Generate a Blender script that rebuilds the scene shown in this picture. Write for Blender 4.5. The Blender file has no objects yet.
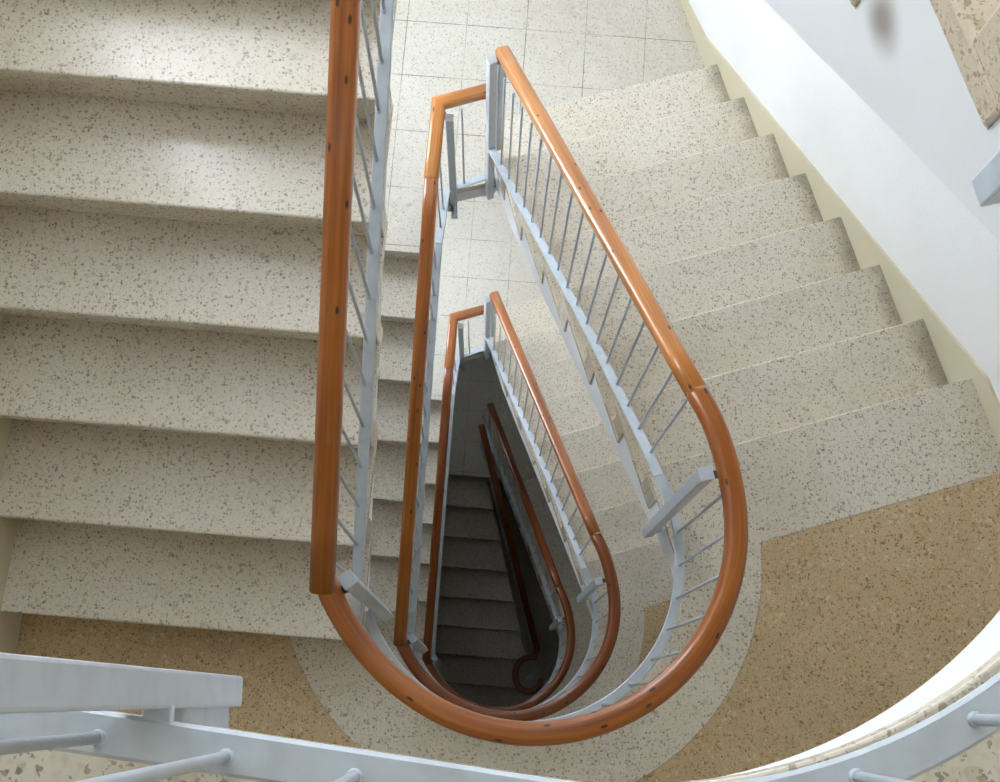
import bpy, math
from math import sin, cos, pi, sqrt, atan2, radians, hypot
from mathutils import Vector, Matrix

C = bpy.context.scene.collection
# ------------------------------------------------------------------ measures of the stairwell (metres)
R = 0.1837                        # riser
H = 16 * R                        # storey height
CAMZ = 4.0052
AL, AR = -0.0863, 0.2749          # run directions of the two flights in plan
nL, eL = (-sin(AL), cos(AL)), (cos(AL), sin(AL))
nR, eR = (-sin(AR), cos(AR)), (cos(AR), sin(AR))
YL, GL = 0.7679 * R, 1.4753 * R   # left flight: first nosing, going
YR, GR = 3.0872 * R, 1.5477 * R   # right flight: landing edge, going
WL, WR = -1.506, 1.925            # outer walls (offsets along eL / eR)
CX, CY = 0.136, 0.457             # centre of the round landing well
RW = 0.527                        # radius of the landing edge
EWL = -0.383                      # well edge of left flights


def pL(n, e):                     # n = nosing count, 1 = first nosing
    a = YL + (n - 1) * GL
    return (nL[0] * a + eL[0] * e, nL[1] * a + eL[1] * e)


def pR(n, e):
    a = YR + n * GR
    return (nR[0] * a + eR[0] * e, nR[1] * a + eR[1] * e)


def ring(deg, r):
    return (CX + r * cos(radians(deg)), CY + r * sin(radians(deg)))


def ewR(n):                       # well edge of right flights
    if n >= 0:
        return 0.745 - 0.005 * n if n < 5 else 0.72 + .0125 * (n - 5)
    if n > -1.17:
        return 0.745              # a straight chord carries on past the first nosing
    a = YR + n * GR               # then the round landing edge
    ca = CX * nR[0] + CY * nR[1]
    ce = CX * eR[0] + CY * eR[1]
    return ce + sqrt(max(0.0, RW * RW - (a - ca) ** 2))


def zA(s): return (s - 1) * H + H
def zB(s): return zA(s) - 8 * R
# storeys: s = 1 top landing, 0, -1, -2, ground -3


# ------------------------------------------------------------------ materials
def nodes(name):
    m = bpy.data.materials.new(name)
    m.use_nodes = True
    nt = m.node_tree
    b = nt.nodes['Principled BSDF']
    return m, nt, b


def lin(c):
    return tuple((x / 12.92 if x <= .04045 else ((x + .055) / 1.055) ** 2.4) for x in c)


def rgb(r, g, b):
    return lin((r / 255, g / 255, b / 255)) + (1,)


def N(nt, typ, **kw):
    n = nt.nodes.new(typ)
    for k, v in kw.items():
        if k.startswith('i_'):
            n.inputs[k[2:].replace('_', ' ')].default_value = v
        else:
            setattr(n, k, v)
    return n


def mathn(nt, op, a, b=None, clamp=False):
    n = nt.nodes.new('ShaderNodeMath')
    n.operation = op
    n.use_clamp = clamp
    for i, v in enumerate((a, b)):
        if v is None: continue
        if isinstance(v, (int, float)): n.inputs[i].default_value = v
        else: nt.links.new(v, n.inputs[i])
    return n.outputs[0]


def mix(nt, fac, a, b, blend='MIX'):
    n = nt.nodes.new('ShaderNodeMix')
    n.data_type = 'RGBA'
    n.blend_type = blend
    for sock, v in ((n.inputs[0], fac), (n.inputs[6], a), (n.inputs[7], b)):
        if isinstance(v, (int, float, tuple)): sock.default_value = v
        else: nt.links.new(v, sock)
    return n.outputs[2]


def maprange(nt, v, a, b, c, d, smooth=True):
    n = nt.nodes.new('ShaderNodeMapRange')
    if smooth: n.interpolation_type = 'SMOOTHSTEP'
    nt.links.new(v, n.inputs[0])
    for i, x in enumerate((a, b, c, d)): n.inputs[i + 1].default_value = x
    return n.outputs[0]


def chips(nt, pos, scale, density, rmax, warp=None):
    """mask of irregular stone chips and a random value for each chip"""
    v = N(nt, 'ShaderNodeTexVoronoi', voronoi_dimensions='3D', feature='F1')
    v.inputs['Scale'].default_value = scale
    v.inputs['Randomness'].default_value = 1.0
    nt.links.new(pos, v.inputs['Vector'])
    sep = N(nt, 'ShaderNodeSeparateColor')
    nt.links.new(v.outputs['Color'], sep.inputs[0])
    on = mathn(nt, 'LESS_THAN', sep.outputs[0], density)
    rad = mathn(nt, 'MULTIPLY', mathn(nt, 'ADD', mathn(nt, 'MULTIPLY', sep.outputs[1], .7), .3), rmax)
    d = mathn(nt, 'SUBTRACT', rad, v.outputs['Distance'])
    edge = maprange(nt, d, -0.03, 0.05, 0, 1)
    return mathn(nt, 'MULTIPLY', on, edge), sep.outputs[2]


def ramp(nt, fac, stops, const=False):
    n = nt.nodes.new('ShaderNodeValToRGB')
    if const: n.color_ramp.interpolation = 'CONSTANT'
    el = n.color_ramp.elements
    while len(el) < len(stops): el.new(0.5)
    for e, (p, c) in zip(el, stops):
        e.position = p
        e.color = c
    nt.links.new(fac, n.inputs[0])
    return n.outputs[0]


def terrazzo(name, base, base2, big, small, rough=.22, dens=(.34, .30, .3), tiles=False, dirt=True, amt=1.0):
    m, nt, b = nodes(name)
    L = nt.links.new
    geo = N(nt, 'ShaderNodeNewGeometry')
    pos = geo.outputs['Position']
    nz = N(nt, 'ShaderNodeTexNoise'); nz.inputs['Scale'].default_value = 110; nz.inputs['Detail'].default_value = 3
    L(pos, nz.inputs['Vector'])
    vm = N(nt, 'ShaderNodeVectorMath', operation='MULTIPLY_ADD')
    L(nz.outputs['Color'], vm.inputs[0]); vm.inputs[1].default_value = (.013,) * 3; L(pos, vm.inputs[2])
    wpos = vm.outputs[0]
    n1 = N(nt, 'ShaderNodeTexNoise'); n1.inputs['Scale'].default_value = 2.2; n1.inputs['Detail'].default_value = 5
    L(pos, n1.inputs['Vector'])
    n2 = N(nt, 'ShaderNodeTexNoise'); n2.inputs['Scale'].default_value = 120; n2.inputs['Detail'].default_value = 3
    L(pos, n2.inputs['Vector'])
    col = mix(nt, maprange(nt, n1.outputs[0], .35, .7, 0, 1), base, base2)
    col = mix(nt, mathn(nt, 'MULTIPLY', maprange(nt, n2.outputs[0], .45, .7, 0, 1), .35), col, big[-1][1])
    k1, r1 = chips(nt, wpos, 55, dens[0], .50)
    col = mix(nt, mathn(nt, 'MULTIPLY', k1, .46 * amt), col, ramp(nt, r1, big, True))
    k2, r2 = chips(nt, wpos, 105, dens[1], .52)
    col = mix(nt, mathn(nt, 'MULTIPLY', k2, min(.9, .64 * amt)), col, ramp(nt, r2, small, True))
    k3, r3 = chips(nt, wpos, 190, dens[2], .52)
    col = mix(nt, mathn(nt, 'MULTIPLY', k3, min(.9, .56 * amt)), col, ramp(nt, r3, small, True))
    if dirt:                       # grime trodden into the ends of the steps, by the wall and by the railing
        def along(vec):
            d = N(nt, 'ShaderNodeVectorMath', operation='DOT_PRODUCT')
            L(pos, d.inputs[0]); d.inputs[1].default_value = vec + (0,)
            return d.outputs['Value']
        aR = along(eR); a2 = along(eL)
        nd = N(nt, 'ShaderNodeTexNoise'); nd.inputs['Scale'].default_value = 7; nd.inputs['Detail'].default_value = 6
        L(pos, nd.inputs['Vector'])
        w = mathn(nt, 'MULTIPLY', mathn(nt, 'SUBTRACT', nd.outputs[0], .5), .16)
        f1 = maprange(nt, mathn(nt, 'ADD', aR, w), WR - .10, WR - .005, 0, .55)
        f2 = maprange(nt, mathn(nt, 'ADD', aR, w), .86, .76, 0, .26)
        f2 = mathn(nt, 'MULTIPLY', f2, maprange(nt, aR, .6, .72, 0, 1))
        col = mix(nt, f1, col, rgb(120, 108, 92), 'MIX')
        col = mix(nt, f2, col, rgb(170, 140, 92), 'MIX')
    if tiles:                      # square cast tiles with thin dark joints
        ta, ts = -0.0774, 0.3002
        ax = N(nt, 'ShaderNodeVectorMath', operation='DOT_PRODUCT'); L(pos, ax.inputs[0]); ax.inputs[1].default_value = (cos(ta), sin(ta), 0)
        ay = N(nt, 'ShaderNodeVectorMath', operation='DOT_PRODUCT'); L(pos, ay.inputs[0]); ay.inputs[1].default_value = (-sin(ta), cos(ta), 0)
        g = []
        for a, o in ((ax, -1.7427 * R), (ay, 17.8388 * R)):
            t = mathn(nt, 'DIVIDE', mathn(nt, 'SUBTRACT', a.outputs['Value'], o), ts)
            fr = mathn(nt, 'ABSOLUTE', mathn(nt, 'SUBTRACT', t, mathn(nt, 'ROUND', t)))
            g.append(maprange(nt, fr, .004, .010, 1, 0))
        nj = N(nt, 'ShaderNodeTexNoise'); nj.inputs['Scale'].default_value = 5; L(pos, nj.inputs['Vector'])
        jm = mathn(nt, 'MULTIPLY', mathn(nt, 'MAXIMUM', g[0], g[1]), maprange(nt, nj.outputs[0], .35, .65, .25, .9))
        col = mix(nt, jm, col, rgb(120, 112, 98))
    L(col, b.inputs['Base Color'])
    rn = maprange(nt, n1.outputs[0], .3, .7, rough - .06, rough + .10)
    L(rn, b.inputs['Roughness'])
    b.inputs['Specular IOR Level'].default_value = .45
    return m


G = lambda *a: rgb(*a)
M = {}
M['step'] = terrazzo('terrazzo_white', G(223, 214, 199), G(215, 205, 187),
                     [(0, G(176, 164, 144)), (.3, G(198, 188, 172)), (.55, G(150, 140, 124)), (.7, G(206, 200, 190)), (.86, G(186, 170, 140))],
                     [(0, G(140, 120, 92)), (.35, G(116, 104, 86)), (.6, G(152, 132, 104)), (.85, G(96, 82, 62))], dens=(.36, .42, .34))
M['border'] = terrazzo('terrazzo_white_border', G(223, 214, 199), G(215, 205, 187),
                     [(0, G(176, 164, 144)), (.3, G(198, 188, 172)), (.55, G(150, 140, 124)), (.7, G(206, 200, 190)), (.86, G(186, 170, 140))],
                     [(0, G(140, 120, 92)), (.35, G(116, 104, 86)), (.6, G(152, 132, 104)), (.85, G(96, 82, 62))], dens=(.36, .42, .34), dirt=False)
M['tile'] = terrazzo('terrazzo_tiles', G(214, 208, 196), G(206, 199, 186),
                     [(0, G(180, 170, 152)), (.3, G(200, 192, 176)), (.55, G(160, 150, 134)), (.7, G(206, 200, 190)), (.86, G(190, 176, 150))],
                     [(0, G(138, 124, 102)), (.35, G(116, 108, 96)), (.6, G(150, 136, 116)), (.85, G(98, 86, 70))], dens=(.36, .36, .30), tiles=True, dirt=False, amt=.72)
M['yellow'] = terrazzo('terrazzo_yellow', G(206, 182, 146), G(194, 168, 130),
                       [(0, G(168, 136, 90)), (.3, G(224, 206, 170)), (.55, G(150, 120, 78)), (.72, G(226, 210, 178)), (.88, G(184, 148, 98))],
                       [(0, G(144, 106, 64)), (.3, G(128, 98, 64)), (.6, G(204, 180, 134)), (.85, G(96, 74, 50))], dens=(.6, .55, .55), dirt=False, rough=.3, amt=1.15)


def plaster(name, col, rough=.85, bump=.25, scale=140, col2=None):
    m, nt, b = nodes(name)
    L = nt.links.new
    geo = N(nt, 'ShaderNodeNewGeometry')
    n = N(nt, 'ShaderNodeTexNoise'); n.inputs['Scale'].default_value = scale; n.inputs['Detail'].default_value = 4
    L(geo.outputs['Position'], n.inputs['Vector'])
    n2 = N(nt, 'ShaderNodeTexNoise'); n2.inputs['Scale'].default_value = 1.7; n2.inputs['Detail'].default_value = 4
    L(geo.outputs['Position'], n2.inputs['Vector'])
    c2 = col2 or tuple(x * .95 for x in col[:3]) + (1,)
    L(mix(nt, maprange(nt, n2.outputs[0], .35, .7, 0, 1), col, c2), b.inputs['Base Color'])
    bp = N(nt, 'ShaderNodeBump'); bp.inputs['Strength'].default_value = bump; bp.inputs['Distance'].default_value = .004
    L(n.outputs[0], bp.inputs['Height']); L(bp.outputs[0], b.inputs['Normal'])
    b.inputs['Roughness'].default_value = rough
    b.inputs['Specular IOR Level'].default_value = .25
    return m


def stained():
    m = plaster('smooth_white_paint_stained', G(232, 233, 233), rough=.6, bump=.06, scale=60)
    nt = m.node_tree; b = nt.nodes['Principled BSDF']
    geo = N(nt, 'ShaderNodeNewGeometry')
    n = N(nt, 'ShaderNodeTexNoise'); n.inputs['Scale'].default_value = 9; n.inputs['Detail'].default_value = 3
    nt.links.new(geo.outputs['Position'], n.inputs['Vector'])
    d = N(nt, 'ShaderNodeVectorMath', operation='DISTANCE'); nt.links.new(geo.outputs['Position'], d.inputs[0]); d.inputs[1].default_value = STAIN
    f = maprange(nt, mathn(nt, 'ADD', d.outputs['Value'], mathn(nt, 'MULTIPLY', n.outputs[0], .04)), .025, .085, .75, 0)
    old = b.inputs['Base Color'].links[0].from_socket
    nt.links.new(mix(nt, f, old, G(120, 100, 84)), b.inputs['Base Color'])
    return m


STAIN = (.532, .868, 2.576)
M['stained'] = stained()
M['plaster'] = plaster('rough_white_plaster', G(238, 238, 236), bump=.5)
M['concrete'] = plaster('smooth_white_paint', G(232, 233, 233), rough=.6, bump=.06, scale=60)
M['dado'] = plaster('beige_oil_paint', G(212, 203, 176), rough=.35, bump=.08, scale=50)
M['ceiling'] = plaster('ceiling_white', G(236, 236, 234), bump=.1)


def steel():
    m, nt, b = nodes('grey_painted_steel')
    L = nt.links.new
    geo = N(nt, 'ShaderNodeNewGeometry')
    n = N(nt, 'ShaderNodeTexNoise'); n.inputs['Scale'].default_value = 30; n.inputs['Detail'].default_value = 4
    L(geo.outputs['Position'], n.inputs['Vector'])
    L(mix(nt, maprange(nt, n.outputs[0], .4, .75, 0, 1), G(196, 203, 211), G(186, 192, 199)), b.inputs['Base Color'])
    b.inputs['Roughness'].default_value = .32
    bp = N(nt, 'ShaderNodeBump'); bp.inputs['Strength'].default_value = .08; bp.inputs['Distance'].default_value = .002
    L(n.outputs[0], bp.inputs['Height']); L(bp.outputs[0], b.inputs['Normal'])
    return m


M['steel'] = steel()


def plain(name, col, rough=.5, metal=0):
    m, nt, b = nodes(name)
    b.inputs['Base Color'].default_value = col
    b.inputs['Roughness'].default_value = rough
    b.inputs['Metallic'].default_value = metal
    return m


M['bracket'] = plain('dark_bracket', G(84, 74, 68), .5)
M['frame'] = plain('aluminium', G(190, 192, 194), .35, .8)


def wood(name, c_dark, c_mid, c_light):
    m, nt, b = nodes(name)
    L = nt.links.new
    uv = N(nt, 'ShaderNodeUVMap'); uv.uv_map = 'UVMap'
    mp = N(nt, 'ShaderNodeMapping'); mp.inputs['Scale'].default_value = (1.4, 60, 1)
    L(uv.outputs[0], mp.inputs[0])
    n = N(nt, 'ShaderNodeTexNoise'); n.inputs['Scale'].default_value = 1.6; n.inputs['Detail'].default_value = 5; n.inputs['Distortion'].default_value = .3
    L(mp.outputs[0], n.inputs['Vector'])
    mp2 = N(nt, 'ShaderNodeMapping'); mp2.inputs['Scale'].default_value = (1.1, 9, 1)
    L(uv.outputs[0], mp2.inputs[0])
    n2 = N(nt, 'ShaderNodeTexNoise'); n2.inputs['Scale'].default_value = 2.0; n2.inputs['Detail'].default_value = 3
    L(mp2.outputs[0], n2.inputs['Vector'])
    f = mathn(nt, 'ADD', mathn(nt, 'MULTIPLY', n.outputs[0], .55), mathn(nt, 'MULTIPLY', n2.outputs[0], .45))
    col = ramp(nt, f, [(.32, c_dark), (.5, c_mid), (.68, c_light)])
    # sparse dark knots
    mp3 = N(nt, 'ShaderNodeMapping'); mp3.inputs['Scale'].default_value = (8.0, 20, 1)
    L(uv.outputs[0], mp3.inputs[0])
    v = N(nt, 'ShaderNodeTexVoronoi', voronoi_dimensions='2D'); v.inputs['Scale'].default_value = 1.0
    L(mp3.outputs[0], v.inputs['Vector'])
    sp = N(nt, 'ShaderNodeSeparateColor'); L(v.outputs['Color'], sp.inputs[0])
    kn = mathn(nt, 'MULTIPLY', maprange(nt, v.outputs['Distance'], .045, .105, 1, 0), mathn(nt, 'LESS_THAN', sp.outputs[0], .4))
    col = mix(nt, mathn(nt, 'MULTIPLY', kn, .92), col, G(36, 16, 10))
    L(col, b.inputs['Base Color'])
    b.inputs['Roughness'].default_value = .30
    b.inputs['Coat Weight'].default_value = .6
    b.inputs['Coat Roughness'].default_value = .12
    return m


M['wood'] = wood('varnished_pine', G(132, 68, 18), G(166, 92, 28), G(188, 114, 42))
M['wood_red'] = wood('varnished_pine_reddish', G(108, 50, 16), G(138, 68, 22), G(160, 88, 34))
M['wood_pale'] = wood('varnished_pine_pale', G(166, 96, 32), G(194, 120, 44), G(212, 142, 62))


# ------------------------------------------------------------------ mesh building
class MB:
    def __init__(self):
        self.v, self.f, self.uv, self.sm = [], [], [], []

    def face(self, idx, uv=None, smooth=False):
        self.f.append(tuple(idx)); self.uv.append(uv); self.sm.append(smooth)

    def loft(self, a, b, caps=True):
        """closed solid between two equal rings of 3-D points"""
        o = len(self.v); n = len(a)
        self.v += [tuple(p) for p in a] + [tuple(p) for p in b]
        for i in range(n):
            j = (i + 1) % n
            self.face((o + i, o + j, o + n + j, o + n + i))
        if caps:
            self.face(tuple(o + i for i in reversed(range(n))))
            self.face(tuple(o + n + i for i in range(n)))

    def prism(self, poly, z0, z1):
        self.loft([(x, y, z0) for x, y in poly], [(x, y, z1) for x, y in poly])

    def box(self, c, ax, ay, az, hx, hy, hz):
        c, ax, ay, az = Vector(c), Vector(ax).normalized(), Vector(ay).normalized(), Vector(az).normalized()
        r = [(-1, -1), (1, -1), (1, 1), (-1, 1)]
        self.loft([c + ax * hx * i + ay * hy * j - az * hz for i, j in r], [c + ax * hx * i + ay * hy * j + az * hz for i, j in r])

    def sweep(self, path, prof, smooth=True, upright=True):
        """sweep a closed profile (side, up) along a path; side stays level"""
        P = [Vector(p) for p in path]
        n = len(prof); o = len(self.v); s = 0.0
        per = [0.0]
        for i in range(n):
            a, b = prof[i], prof[(i + 1) % n]
            per.append(per[-1] + hypot(a[0] - b[0], a[1] - b[1]))
        us = []
        for i, p in enumerate(P):
            if i: s += (p - P[i - 1]).length
            us.append(s)
            t0 = (P[i] - P[i - 1]).normalized() if i else None
            t1 = (P[i + 1] - P[i]).normalized() if i < len(P) - 1 else None
            t = ((t0 or t1) + (t1 or t0)).normalized()
            side = t.cross(Vector((0, 0, 1))).normalized()
            k = 1.0
            if t0 and t1:
                k = 1 / max(.35, cos(t0.angle(t1) / 2))
            up = side.cross(t).normalized()
            for a, b in prof:
                self.v.append(tuple(p + side * a * k + up * b))
        for i in range(len(P) - 1):
            for j in range(n):
                q = (j + 1) % n
                self.face((o + i * n + j, o + i * n + q, o + (i + 1) * n + q, o + (i + 1) * n + j),
                          ((us[i], per[j]), (us[i], per[j + 1]), (us[i + 1], per[j + 1]), (us[i + 1], per[j])), smooth)
        for base, rev in ((o, False), (o + (len(P) - 1) * n, True)):
            idx = [base + j for j in range(n)]
            uvs = [(a * 3, b) for a, b in prof]
            if rev: self.face(idx, uvs)
            else: self.face(idx[::-1], uvs[::-1])

    def build(self, name, mat, parent=None, bevel=0, origin=None, segs=2):
        import bmesh
        o = Vector(origin) if origin is not None else (parent_world(parent) if parent else Vector((0, 0, 0)))
        me = bpy.data.meshes.new(name)
        me.from_pydata([tuple(Vector(p) - o) for p in self.v], [], self.f)
        ul = me.uv_layers.new(name='UVMap')
        li = 0
        for fi, poly in enumerate(me.polygons):
            poly.use_smooth = self.sm[fi]
            u = self.uv[fi]
            for k in range(len(poly.vertices)):
                if u: ul.data[poly.loop_start + k].uv = u[k]
        bm = bmesh.new(); bm.from_mesh(me)
        bmesh.ops.recalc_face_normals(bm, faces=bm.faces)
        bm.to_mesh(me); bm.free()
        me.materials.append(mat)
        ob = bpy.data.objects.new(name, me)
        C.objects.link(ob)
        if parent:
            ob.parent = parent
            pw = parent_world(parent)
            ob.location = o - pw
        else:
            ob.location = o
        if bevel:
            md = ob.modifiers.new('edge', 'BEVEL'); md.width = bevel; md.segments = segs; md.limit_method = 'ANGLE'
        return ob


def parent_world(p):
    v = Vector(p.location)
    while p.parent:
        p = p.parent
        v += Vector(p.location)
    return v


def thing(name, loc, label, cat, group=None, kind=None):
    o = bpy.data.objects.new(name, None)
    o.empty_display_size = .1
    C.objects.link(o)
    o.location = loc
    o['label'] = label; o['category'] = cat
    if group: o['group'] = group
    if kind: o['kind'] = kind
    return o


def tag(o, label=None, cat=None, group=None, kind=None):
    for k, v in (('label', label), ('category', cat), ('group', group), ('kind', kind)):
        if v: o[k] = v
    return o


def round_rect(w, h, r, seg=4):
    pts = []
    for cx, cy, a0 in ((w / 2 - r, h / 2 - r, 0), (-w / 2 + r, h / 2 - r, 90), (-w / 2 + r, -h / 2 + r, 180), (w / 2 - r, -h / 2 + r, 270)):
        for i in range(seg + 1):
            a = radians(a0 + 90 * i / seg)
            pts.append((cx + r * cos(a), cy + r * sin(a)))
    return pts


RAIL = round_rect(.060, .050, .019, 5)
BAR = round_rect(.034, .011, .003, 1)
ROD = [(.0047 * cos(2 * pi * i / 10), .0047 * sin(2 * pi * i / 10)) for i in range(10)]

_rod_cache = {}


def rod(parent, p, z0, z1):
    """one round baluster; equal lengths share their mesh"""
    ln = round(z1 - z0, 3)
    if ln not in _rod_cache:
        mb = MB()
        o = 0
        a = [(x, y, 0) for x, y in ROD]; b = [(x, y, ln) for x, y in ROD]
        mb.loft(a, b)
        mb.sm = [len(f) == 4 for f in mb.f]
        # small weld bead at the foot
        w = [(x * 1.75, y * 1.75, -.001) for x, y in ROD]; w2 = [(x * 1.15, y * 1.15, .011) for x, y in ROD]
        k = len(mb.f); mb.loft(w, w2)
        mb.sm = [len(f) == 4 for f in mb.f]
        ob = mb.build('baluster', M['steel'], parent, origin=(0, 0, 0))
        _rod_cache[ln] = ob.data
    else:
        ob = bpy.data.objects.new('baluster', _rod_cache[ln])
        C.objects.link(ob); ob.parent = parent
    ob.location = Vector((p[0], p[1], z0)) - parent_world(parent)
    return ob


def post(parent, p, z0, z1, ang, w=.036, d=.036):
    ax = (cos(ang), sin(ang), 0); ay = (-sin(ang), cos(ang), 0)
    mb = MB()
    mb.box((p[0], p[1], (z0 + z1) / 2), ax, ay, (0, 0, 1), w / 2, d / 2, (z1 - z0) / 2)
    po = mb.build('newel_post', M['steel'], parent, bevel=.003)
    cb = MB()
    cb.box((p[0], p[1], z1 + .002), ax, ay, (0, 0, 1), w / 2 + .001, d / 2 + .001, .003)
    cb.build('post_cap', M['steel'], po, bevel=.001)
    return po


def link_bar(name, parent, a, b, w, h, mat='steel', bevel=.002):
    a, b = Vector(a), Vector(b)
    t = (b - a).normalized()
    side = t.cross(Vector((0, 0, 1))).normalized()
    mb = MB()
    mb.box((a + b) / 2, t, side, side.cross(t), (b - a).length / 2, w / 2, h / 2)
    return mb.build(name, M[mat], parent, bevel=bevel)


def resample(path, step):
    """points every STEP along a polyline (plan distance), with interpolated z"""
    out = []; acc = 0.0; nxt = 0.0
    for a, b in zip(path, path[1:]):
        L = hypot(b[0] - a[0], b[1] - a[1])
        while nxt <= acc + L + 1e-9:
            t = (nxt - acc) / L if L else 0
            out.append(tuple(a[i] + (b[i] - a[i]) * t for i in range(len(a))))
            nxt += step
        acc += L
    return out


# ------------------------------------------------------------------ flights
ZT = .05                              # terrazzo thickness


def step_solid(P, ns, ew, ewall, name, mat, parent, bevel=.006):
    """profile NS [(n, z)] carried from the well edge to the wall"""
    mb = MB()
    a = [(*P(n, ew(n)), z) for n, z in ns]
    b = [(*P(n, ewall), z) for n, z in ns]
    mb.loft(a, b)
    return mb.build(name, M[mat], parent, bevel=bevel)


def right_flight(s, label, group):
    z = zA(s)
    t = thing('stair_flight', (*pR(3.5, 1.3), z - 8 * R), label, 'stairs', group)
    for j in range(0, 8):
        zt = z - j * R
        rise = [(j - .37, zt - R), (j - .05, zt - R), (j - .05, zt - ZT), (j - .37, zt - ZT)]
        if j == 0:
            step_solid(pR, [(n, q) for n, q in rise], ewR, WR, 'riser', 'step', t, .003)
        else:
            ns = [(j - 1.37, zt), (j - 1.37, zt - ZT), (j - .37, zt - ZT), (j - .37, zt - R), (j - .08, zt - R), (j - .08, zt - ZT + .006), (j, zt - ZT + .006), (j, zt)]
            step_solid(pR, ns, ewR, WR, 'step', 'step', t)
    dp = .45 if s == 1 else .41
    nb = -(dp - .16) / R                       # where the sloping soffit meets the landing slab
    cuts = sorted([-1.7, -1.55, -1.4, -1.3, nb, -1.165] + [j - .375 for j in range(8)] + [0, 5, 7.3])
    mb = MB()
    fw = lambda n: ewR(n) + .006
    for a, b in zip(cuts, cuts[1:]):
        if b - a < 1e-6: continue
        m = (a + b) / 2
        k = 0 if m < -.375 else int(m + .375) + 1
        top = z - k * R - ZT - .001
        bot = lambda n: z - .16 if n <= nb else z - dp - n * R
        q0 = [(*pR(a, fw(a)), bot(a)), (*pR(a, fw(a)), top), (*pR(a, WR), top), (*pR(a, WR), bot(a))]
        q1 = [(*pR(b, fw(b)), bot(b)), (*pR(b, fw(b)), top), (*pR(b, WR), top), (*pR(b, WR), bot(b))]
        mb.loft(q0, q1)
    mb.build('flight_slab', M['stained'] if s == 1 else M['concrete'], t)
    return t


def left_flight(s, label, group, ew=None, ext=None):
    """from landing B(s) down to landing A(s-1)"""
    z = zA(s - 1)
    ew = ew or (lambda n: EWL)
    t = thing('stair_flight', (*pL(4.5, -.9), z), label, 'stairs', group)
    for k in range(1, 9):
        zt = z + k * R
        if k == 8:
            step_solid(pL, [(k + .11, zt - R), (k + .37, zt - R), (k + .37, zt - ZT), (k + .11, zt - ZT)], ew, WL, 'riser', 'step', t, .003)
        else:
            ns = [(k, zt), (k, zt - ZT + .006), (k + .11, zt - ZT + .006), (k + .11, zt - R), (k + .37, zt - R), (k + .37, zt - ZT), (k + 1.37, zt - ZT), (k + 1.37, zt)]
            step_solid(pL, ns, ew, WL, 'step', 'step', t)
    ns = []
    for k in range(1, 9):
        ns += [(k + .375, z + (k - 1) * R - ZT - .001), (k + .375, z + k * R - ZT - .001)]
    ns[0] = (1.375, z - ZT)
    ns += [(8.9, z + 8 * R - ZT - .001), (8.9, z + 8 * R - .16), (8.45, z + 8 * R - .16), (1.0, z - .2), (1.0, z - ZT)]
    mb = MB()
    a = [(*pL(n, ew(n) - .014), q) for n, q in ns]
    b = [(*pL(n, WL), q) for n, q in ns]
    mb.loft(a, b)
    mb.build('flight_slab', M['concrete'], t)
    return t


FRONT = -2.0                         # front wall of the stairwell (y)


def cross(p, d, q, e):
    den = d[0] * e[1] - d[1] * e[0]
    t = ((q[0] - p[0]) * e[1] - (q[1] - p[1]) * e[0]) / den
    return (p[0] + d[0] * t, p[1] + d[1] * t)


LW0 = (eL[0] * WL, eL[1] * WL)        # a point on the left wall, running along nL
RW0 = (eR[0] * WR, eR[1] * WR)
FL = cross(LW0, nL, (0, FRONT), (1, 0))
FR = cross(RW0, nR, (0, FRONT), (1, 0))
A_J = AR * 180 / pi - math.acos((0.745 - CX * eR[0] - CY * eR[1]) / RW) * 180 / pi     # ring angle where the chord meets the circle
ARCN = 40


def arc(a0, a1, r, n=ARCN):
    return [ring(a0 + (a1 - a0) * i / n, r) for i in range(n + 1)]


def left_cut(off, r):
    """ring angle where the landing edge meets the first left riser (n = 1 + off)"""
    for i in range(1000):
        a = 150 + i * .1
        p = ring(a, r)
        n = (p[0] * nL[0] + p[1] * nL[1] - YL) / GL + 1
        if n < 1 + off: return a
    return 200


def landing_a(s, label, group, top=False):
    z = zA(s)
    t = thing('landing', (.2, -.8, z), label, 'landing', group)
    rb = .795                        # outer radius of the white border
    j0 = -1.19                       # back edge of the white strip beside the flight
    # white border: strip along the right flight plus the ring round the well
    if top:
        d = (-.989, .148)
        a1 = 270 - 8.5
        q = ring(a1, RW); far = cross(q, d, LW0, nL)
        edge = [pR(0, .745)] + arc(A_J, a1 - 360, RW)
        inner = edge + [far]
        q2 = ring(a1, rb); far2 = cross(q2, d, LW0, nL)
    else:
        a1 = left_cut(.05, RW); a2 = left_cut(.05, rb)
        inner = [pR(0, .745)] + arc(A_J, a1 - 360, RW)
    # where the outer border circle meets the back edge of the strip
    n_of = lambda p: (p[0] * nR[0] + p[1] * nR[1] - YR) / GR
    aj = 60.0
    while n_of(ring(aj, rb)) > j0: aj -= .05
    if top: outer = [far2] + arc(a1 - 360, aj, rb)
    else: outer = arc(a2 - 360, aj, rb)
    white = inner + outer + [pR(j0, WR), pR(0, WR)]
    mb = MB(); mb.prism(white, z - .024, z)
    mb.build('terrazzo_border', M['border'], t, bevel=.003)
    if top:
        yel = [far2] + arc(a1 - 360, aj, rb) + [pR(j0, WR), FR, FL]
    else:
        yel = arc(a2 - 360, aj, rb) + [pR(j0, WR), FR, FL, pL(1.05, WL)]
    mb = MB(); mb.prism(yel, z - .024, z)
    mb.build('terrazzo_infill', M['yellow'], t)
    rs = RW + .014
    if top: base = arc(A_J - 6, a1 - 360, rs) + [cross(ring(a1, rs), d, LW0, nL), FL, FR, pR(-1.71, WR)]
    else: base = arc(A_J - 6, a1 - 360, rs) + [pL(1.0, WL), FL, FR, pR(-1.71, WR)]
    mb = MB(); mb.prism(base, z - .18, z - .025)
    mb.build('landing_slab', M['concrete'], t)
    return t


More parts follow.
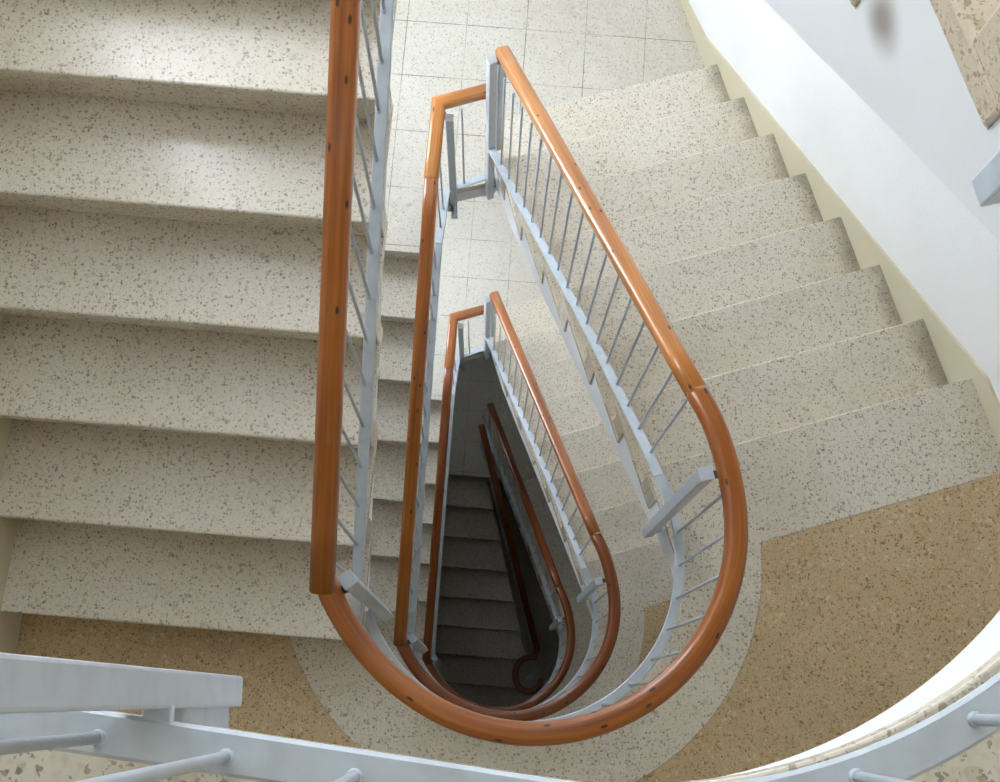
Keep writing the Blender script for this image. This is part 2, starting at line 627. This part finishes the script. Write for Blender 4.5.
REAR_N = 3.62
REAR0 = (nL[0] * REAR_N, nL[1] * REAR_N)
RLc = cross(LW0, nL, REAR0, eL)
RRc = cross(RW0, nR, REAR0, eL)
BC1, BC2 = (-.160, 2.385), (.050, 2.438)     # rear edge of the well on the middle landings


def landing_b(s, label, group):
    z = zB(s)
    t = thing('landing', (0, 3.0, z), label, 'landing', group)
    def poly(d):
        if s == -2: return [pL(8, WL), pL(8, .02), (BC2[0], BC2[1] + d), pR(6.3, ewR(6.3)), pR(6.95, ewR(6.95)), pR(6.95, WR), RRc, RLc]
        return [pL(8, WL), pL(8, EWL - d), (BC1[0] - d, BC1[1] + d), (BC2[0], BC2[1] + d), pR(6.3, ewR(6.3)), pR(6.95, ewR(6.95)), pR(6.95, WR), RRc, RLc]
    mb = MB(); mb.prism(poly(0), z - ZT, z)
    mb.build('terrazzo_tiles', M['tile'], t, bevel=.003)
    p = poly(.014)
    p[0] = pL(8.9, WL); p[1] = pL(8.9, .02 if s == -2 else EWL - .014)
    k = 3 if s == -2 else 4
    p[k] = pR(6.3, ewR(6.3) + .02); p[k + 1] = pR(7.31, ewR(7.31) + .014); p[k + 2] = pR(7.31, WR)
    mb = MB(); mb.prism(p, z - .18, z - ZT - .001)
    mb.build('landing_slab', M['concrete'], t)
    return t


# ------------------------------------------------------------------ railings
HP_R = .46                            # posts stand inside the well
RPOST = (.585, .564)
LPOST = (-.322, .284)


def right_railing(s, label, group, top=False, tone=('wood', 'wood')):
    """railing of landing A(s): round the well and down the right flight"""
    z = zA(s)
    t = thing('stair_railing', (*ring(-60, .52), z), label, 'railing', group)
    J = (.588, .788, z + .85)
    E = (.090, 2.457, z - .276)
    aJ = atan2(J[1] - CY, J[0] - CX) * 180 / pi
    if top:
        a1 = -98.5
        d = Vector((-.989, .148, 0))
    else:
        a1 = -163
    rr = lambda a: .530 + .010 * max(0, -sin(radians(a))) + (.030 * max(0, min(1, (a - 5) / (aJ - 5))) ** 2) + (0 if top else .018 * max(0, min(1, (-a - 120) / 40)) ** 2)
    curve = []
    for i in range(49):
        a = aJ + (a1 - aJ) * i / 48
        zz = z + .87 - .02 * max(0, (a - (aJ - 12)) / 12) ** 2 + (0 if top else .03 * max(0, (-a - 140) / 23) ** 2)
        curve.append((*ring(a, rr(a)), zz))
    curve[0] = J
    curve.insert(0, tuple(Vector(J) + (Vector(E) - Vector(J)).normalized() * .012))
    if top:
        e = Vector(curve[-1]) + d * 1.75
        curve.append(tuple(e))
    mb = MB(); mb.sweep(curve, RAIL); mb.build('handrail', M[tone[0]], t)
    mb = MB(); mb.sweep([Vector(J) + (Vector(E) - Vector(J)) * (i / 12) for i in range(13)], RAIL); mb.build('handrail', M[tone[1]], t)
    # flat bottom bar
    bar = []
    bJ = (*pR(-.15, .757), z + .085)
    BCY = CY - .033
    ab = atan2(bJ[1] - BCY, bJ[0] - CX) * 180 / pi
    rb0 = hypot(bJ[0] - CX, bJ[1] - BCY)

    def bp(a):
        r = .507 + (rb0 - .507) * max(0, min(1, a / ab)) + (0 if top else .012 * max(0, min(1, (-a - 120) / 40)))
        return (CX + r * cos(radians(a)), BCY + r * sin(radians(a)))

    for i in range(49):
        a = ab + (a1 - ab) * i / 48
        bar.append((*bp(a), z + .085))
    if top: bar.append(tuple(Vector(bar[-1]) + d * 1.75))
    mb = MB(); mb.sweep(bar, BAR, smooth=False); mb.build('bottom_bar', M['steel'], t)
    sb = [bJ, (*pR(.15, .755), z + .08 - .15 * R), (*pR(2, .750), z + .08 - 2 * R), (*pR(5.4, .712), z + .08 - 5.4 * R), (*pR(6.2, .703), z + .08 - 6.2 * R)]
    mb = MB(); mb.sweep(sb, BAR, smooth=False); mb.build('bottom_bar', M['steel'], t)
    # balusters
    a = -1.5 + 24.4
    while a > (-97 if top else -152):
        if not (abs(a - 18) < 5):
            rod(t, bp(a), z + .085, z + .86)
        a -= 11.9
    if top:
        for i in range(16):
            q = Vector((-.0962, -.0570, 0)) + d * (.1 * i)
            rod(t, (q.x, q.y), z + .085, z + .86)
    m0 = Vector(sb[1]); pts = resample(sb[1:], .0985)
    for i, p in enumerate(pts[:-1]):
        f = hypot(p[0] - sb[1][0], p[1] - sb[1][1]) / hypot(sb[4][0] - sb[1][0], sb[4][1] - sb[1][1])
        top_p = Vector(J) + (Vector(E) - Vector(J)) * f
        rod(t, (p[0] + .006, p[1] + .002), p[2], p[2] + .775)
    # posts
    ang = atan2(RPOST[1] - CY, RPOST[0] - CX)
    post(t, RPOST, z - .22, z + .915, ang)
    link_bar('bracket', t, (*RPOST, z + .855), (*ring(degrees_(ang), .545), z + .855), .02, .016, 'bracket')
    link_bar('spacer_block', t, (*RPOST, z - .12), (*ring(degrees_(ang), .545), z - .12), .034, .09)
    if not top:
        ang = atan2(LPOST[1] - CY, LPOST[0] - CX)
        post(t, LPOST, z - .27, z + 1.02, ang + .25)
        link_bar('bracket', t, (*LPOST, z + .87), (*ring(degrees_(ang), .535), z + .865), .022, .02, 'bracket')
        link_bar('spacer_block', t, (*LPOST, z - .12), (*ring(degrees_(ang), .545), z - .12), .034, .09)
    else:
        q = Vector((-.258, .009, 0)); nrm = Vector((0, -1, 0))
        post(t, (q.x, q.y), z - .20, z + .905, 0, .038, .030)
        link_bar('bracket', t, (q.x, q.y, z + .85), (q.x, q.y - .04, z + .85), .02, .016, 'bracket')
        link_bar('spacer_block', t, (q.x, q.y - .010, z - .085), (q.x, q.y - .052, z - .085), .022, .19)
        link_bar('connector_plate', t, (q.x + .008, q.y - .012, z + .085), (q.x + .008, q.y - .036, z + .085), .024, .008)
    # short post that carries the foot of the sloping handrail
    po = post(t, (E[0] - .002, E[1] - .02), z - 6.2 * R + .06, E[2] - .03, AR, .032, .032)
    return t


def degrees_(a): return a * 180 / pi


RQ = (.047, 2.425)                    # tall rear post


def left_railing(s, label, group, tone=('wood', 'wood_red')):
    """railing of landing B(s): short level piece at the rear and down the left flight to landing A(s-1)"""
    zb = zB(s); z = zA(s - 1)
    t = thing('stair_railing', (-.2, 2.2, zb), label, 'railing', group)
    K = (-.172, 2.415, zb + .85)
    T = (-.199, 2.085, zb + .845)
    b0 = (*pL(1.31, -.402), z + .80 + 1.31 * R)
    sl = (Vector(b0) - Vector(T)).normalized()
    mb = MB(); mb.sweep([(RQ[0] - .01, RQ[1] + .045, zb + .86), K, T, tuple(Vector(T) + sl * .006)], RAIL); mb.build('handrail', M[tone[0]], t)
    b0 = (*pL(1.31, -.402), z + .80 + 1.31 * R)
    mb = MB(); mb.sweep([Vector(T) + (Vector(b0) - Vector(T)) * (i / 12) for i in range(13)], RAIL); mb.build('handrail', M[tone[1]], t)
    # bottom bars
    kb = (-.158, 2.36, zb + .08); tb = (*pL(8.1, -.373), zb + .08)
    fl = [(RQ[0] - .01, RQ[1] + .012, zb + .08), kb, tb]
    mb = MB(); mb.sweep(fl, BAR, smooth=False); mb.build('bottom_bar', M['steel'], t)
    sb = [tb, (*pL(4.5, -.384), z + .08 + 4.5 * R), (*pL(1.15, -.392), z + .08 + 1.15 * R)]
    mb = MB(); mb.sweep(sb, BAR, smooth=False); mb.build('bottom_bar', M['steel'], t)
    rod(t, ((RQ[0] + kb[0]) / 2 - .02, (RQ[1] + kb[1]) / 2 + .004), zb + .08, zb + .84)
    for p in resample([kb, tb], .095)[1:]:
        rod(t, (p[0] - .004, p[1]), zb + .08, zb + .83)
    for p in resample(sb, .1035)[1:-1]:
        rod(t, (p[0] - .006, p[1]), p[2], p[2] + .73)
    # tall rear post and the corner post hung inside the well
    post(t, RQ, zb - .14, zb + 1.19, .42, .034, .036)
    CP = (-.128, 2.372)
    post(t, CP, zb - .27, zb + .80, 0, .034, .034)
    link_bar('bracket', t, (CP[0], CP[1], zb + .77), (K[0] + .01, K[1] - .01, zb + .80), .018, .014, 'bracket')
    link_bar('spacer_block', t, (CP[0], CP[1], zb - .13), (CP[0] - .045, CP[1], zb - .13), .034, .08)
    link_bar('spacer_block', t, (RQ[0], RQ[1], zb - .1), (RQ[0] + .02, RQ[1] + .03, zb - .1), .03, .06)
    link_bar('bracket', t, (RQ[0], RQ[1], zb + 1.16), (.085, 2.446, zb + 1.16), .018, .03, 'bracket')
    return t


def bottom_railing(label):
    """last flight: slanting railing that ends in a scroll over the ground floor"""
    zb = zB(-2); z = zA(-3)
    t = thing('stair_railing', (.4, .8, z), label, 'railing', 'stair railings')
    a = Vector((.012, 2.35, zb + .88)); b = Vector((.545, .47, z + .98))
    path = [a + (b - a) * (i / 10) for i in range(11)]
    c = Vector((.475, .215, 0)); r0 = .20
    for i in range(1, 26):
        th = radians(62 + i * 11.5)
        rr = .185 - .0022 * i
        path.append(Vector((c.x + rr * cos(th) * .85, c.y + rr * sin(th), z + .97 - .03 * min(1, i / 8))))
    mb = MB(); mb.sweep(path, RAIL); mb.build('handrail', M['wood_red'], t)
    a2 = Vector((a.x, a.y, zb + .10)); b2 = Vector((.545, .47, z + .22))
    mb = MB(); mb.sweep([a2, b2], BAR, smooth=False); mb.build('bottom_bar', M['steel'], t)
    for p in resample([tuple(a2), tuple(b2)], .1)[1:]:
        f = hypot(p[0] - a2.x, p[1] - a2.y) / hypot(b2.x - a2.x, b2.y - a2.y)
        rod(t, (p[0], p[1]), p[2], p[2] + .76)
    post(t, (.545, .46), z, z + .95, .25)
    post(t, (c.x + .02, c.y), z, z + .95, 0, .03, .03)
    return t


# ------------------------------------------------------------------ assemble
names = {1: 'uppermost', 0: 'first', -1: 'second', -2: 'third'}
GS = 'flights of the stairwell'
right_flight(1, 'uppermost terrazzo flight cut off by the top right corner, with a smooth pale blue side', 'flights on the right')
right_flight(0, 'large pale terrazzo flight descending along the right-hand wall to the tiled landing', 'flights on the right')
right_flight(-1, 'pale terrazzo flight one storey down, seen between the two orange handrails on the right', 'flights on the right')
right_flight(-2, 'dark terrazzo flight deep in the well, right of the slanting lowest handrail', 'flights on the right')
left_flight(1, 'large terrazzo flight filling the left side, risers facing the camera', 'flights on the left')
left_flight(0, 'terrazzo flight below the big left flight, seen between the first two left handrails', 'flights on the left')
left_flight(-1, 'narrow strip of terrazzo flight seen between the second and third left handrails', 'flights on the left')


def ew_low(n):                        # the lowest flight is wider: its well end follows the slanting railing
    f = (n - 1) / 7.0
    x = .50 + (.02 - .50) * f
    y = .42 + (2.30 - .42) * f
    return min(.60, eL[0] * x + eL[1] * y + .07)


left_flight(-2, 'dark wide lowest flight at the bottom of the well', 'flights on the left', ew=ew_low)

landing_a(1, 'uppermost landing under the white railing along the lower picture edge', 'round landings', top=True)
landing_a(0, 'yellow terrazzo landing with white border around the largest handrail curve', 'round landings')
landing_a(-1, 'landing one storey down, glimpsed inside the largest handrail curve', 'round landings')
landing_a(-2, 'shaded landing two storeys down, between the second and third handrail curves', 'round landings')
landing_b(2, 'tiled middle landing above the camera, at the rear', 'tiled landings') if False else None
def b1(s, lab): return landing_b(s, lab, 'tiled landings')
b1(1, 'tiled landing at the head of the big left flight')
b1(0, 'bright tiled terrazzo landing behind the highest rear post')
b1(-1, 'tiled landing behind the middle rear post, lit grey in the well')
b1(-2, 'dark tiled landing at the head of the lowest flight')

right_railing(1, 'white painted steel railing across the bottom edge, nearest to the camera', 'stair railings', top=True)
right_railing(0, 'railing with the largest orange handrail curve round the well and down the right flight', 'stair railings', tone=('wood', 'wood_pale'))
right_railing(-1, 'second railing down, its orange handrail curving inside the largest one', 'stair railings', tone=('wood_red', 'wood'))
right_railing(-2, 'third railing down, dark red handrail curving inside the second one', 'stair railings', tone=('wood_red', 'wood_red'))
left_railing(1, 'railing of the big left flight, with the broadest straight orange handrail', 'stair railings', tone=('wood', 'wood'))
left_railing(0, 'railing with a short bend at the highest rear post, second handrail from the left', 'stair railings', tone=('wood_pale', 'wood'))
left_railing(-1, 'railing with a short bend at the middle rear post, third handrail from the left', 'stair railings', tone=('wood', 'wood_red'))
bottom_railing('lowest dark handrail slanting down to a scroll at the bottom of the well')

# ------------------------------------------------------------------ room shell
ZF, ZC = zA(-3), zA(1) + 2.75
def wall_strip(name, a, b, z0, z1, thick, mat, out):
    mb = MB()
    o = Vector(out).normalized() * thick
    mb.prism([a, b, (b[0] + o.x, b[1] + o.y), (a[0] + o.x, a[1] + o.y)], z0, z1)
    ob = mb.build(name, M[mat]); tag(ob, kind='structure')
    return ob


wall_strip('wall_right', FR, RRc, ZF - .2, ZC, .2, 'plaster', (eR[0], eR[1], 0))
wall_strip('wall_front', FL, FR, ZF - .2, ZC, .2, 'dado', (0, -1, 0))

wall_strip('wall_rear', RLc, RRc, ZF - .2, ZC, .2, 'plaster', (nL[0], nL[1], 0))
# left wall with one tall opening beside each of the upper middle landings, plus a small low one added for light
NF = FL[0] * nL[0] + FL[1] * nL[1]
def lw(a, off=0): return (eL[0] * (WL - off) + nL[0] * a, eL[1] * (WL - off) + nL[1] * a)
WIN = [(2.12, 3.55, zB(1) + .45, zB(1) + 3.0), (2.35, 3.4, zB(0) + .85, zB(0) + 2.3), (2.4, 3.35, zB(-1) + .85, zB(-1) + 2.3), (2.75, 3.05, zB(-2) + 1.2, zB(-2) + 1.75)]  # last entry is an added opening that brightens the bottom of the well
def lbox(mb, a, b, z0, z1, o0=0, o1=.2): mb.prism([lw(a, o0), lw(b, o0), lw(b, o1), lw(a, o1)], z0, z1)
mb = MB()
zlast = ZF - .2
for a, b, z0, z1 in sorted(WIN, key=lambda w: w[2]):
    lbox(mb, NF - .2, REAR_N + .2, zlast, z0)
    lbox(mb, NF - .2, a, z0, z1); lbox(mb, b, REAR_N + .2, z0, z1)
    zlast = z1
lbox(mb, NF - .2, REAR_N + .2, zlast, ZC)
tag(mb.build('wall_left', M['plaster']), kind='structure')
for i, (a, b, z0, z1) in enumerate(WIN):
    mb = MB()
    for p in (a, (a + b) / 2 - .02, b - .04): lbox(mb, p, p + .04, z0, z1, .10, .14)
    lbox(mb, a, b, z0, z0 + .04, .10, .14); lbox(mb, a, b, z1 - .04, z1, .10, .14)
    tag(mb.build('window_%d' % (i + 1), M['frame']), kind='structure')  # the lowest frame sits in the opening added for light

mb = MB(); mb.prism([(-4, -3), (4, -3), (4, 5.5), (-4, 5.5)], ZC, ZC + .2)
tag(mb.build('ceiling', M['ceiling']), kind='structure')
mb = MB(); mb.prism([FL, FR, RRc, RLc], ZF - .2, ZF)
tag(mb.build('floor', M['step']), kind='structure')

# beige painted skirting that climbs with the flights
SK = .011
def skirting(name, P, wall, side, pts):
    """PTS [(n, bottom z, top z)] along a wall"""
    mb = MB()
    e0, e1 = wall, wall - side * SK
    lo = [(n, a) for n, a, b in pts]; hi = [(n, b) for n, a, b in pts]
    prof = lo + hi[::-1]
    mb.loft([(*P(n, e0), q) for n, q in prof], [(*P(n, e1), q) for n, q in prof])
    tag(mb.build(name, M['dado']), kind='structure')


NBR = (RRc[0] * nR[0] + RRc[1] * nR[1] - YR) / GR
NBL = (RLc[0] * nL[0] + RLc[1] * nL[1] - YL) / GL + 1
NFR = (FR[0] * nR[0] + FR[1] * nR[1] - YR) / GR
NFL = (FL[0] * nL[0] + FL[1] * nL[1] - YL) / GL + 1
for i, s in enumerate((1, 0, -1, -2)):
    z = zA(s)
    skirting('baseboard_right', pR, WR, 1, [(NFR, z - .01, z + .10), (-.45, z - .01, z + .10), (-.1, z - .2, z + .095), (7.6, z - 8 * R - .15, z + .075 - 7.6 * R), (8.4, z - 8 * R - .01, z - 8 * R + .085), (NBR, z - 8 * R - .01, z - 8 * R + .085)])
    z = zA(s - 1)
    skirting('baseboard_left', pL, WL, -1, [(NFL, z - .01, z + .22), (.6, z - .01, z + .22), (1, z - .01, z + .10 + R), (8, z + 7 * R - .1, z + .10 + 8 * R), (8.6, z + 8 * R - .01, z + 8 * R + .12), (NBL, z + 8 * R - .01, z + 8 * R + .12)])

# ------------------------------------------------------------------ light: daylight through the rear openings and one added low down
w = bpy.data.worlds.new('daylight'); bpy.context.scene.world = w
w.use_nodes = True
bg = w.node_tree.nodes['Background']
bg.inputs[0].default_value = (.80, .89, 1.0, 1)
bg.inputs[1].default_value = 16.0
for (a, b, z0, z1) in WIN:
    ld = bpy.data.lights.new('window_portal', 'AREA'); ld.shape = 'RECTANGLE'
    ld.size = b - a; ld.size_y = z1 - z0
    ld.cycles.is_portal = True
    lo = bpy.data.objects.new('window_portal', ld); C.objects.link(lo)
    m = lw((a + b) / 2, .17)
    lo.location = (m[0], m[1], (z0 + z1) / 2)
    d = Vector((eL[0], eL[1], 0))
    lo.rotation_euler = d.to_track_quat('-Z', 'Z').to_euler()

# ------------------------------------------------------------------ camera
f, nx, ny = 1214.3, 479.9, 699.5
dn = Vector((nx - 500, 391 - ny, -f)).normalized()
y = Vector((0, 1, 0)); y = (y - dn * y.dot(dn)).normalized(); x = y.cross(-dn)
Rm = Matrix((x, y, -dn))              # rows: world axes in camera axes
cd = bpy.data.cameras.new('camera'); co = bpy.data.objects.new('camera', cd); C.objects.link(co)
co.matrix_world = Matrix.Translation((0, 0, CAMZ)) @ Rm.to_4x4()
cd.sensor_fit = 'HORIZONTAL'; cd.sensor_width = 36; cd.lens = f * 36 / 1000
cd.clip_start = .01; cd.clip_end = 60
sc = bpy.context.scene
sc.camera = co
sc.view_settings.view_transform = 'Standard'
sc.view_settings.look = 'None'
sc.view_settings.gamma = 1
sc.view_settings.use_curve_mapping = False
sc.view_settings.exposure = 0.05
sc.cycles.max_bounces = 10
sc.cycles.diffuse_bounces = 8
sc.cycles.caustics_reflective = False
sc.cycles.caustics_refractive = False
sc.cycles.use_denoising = True
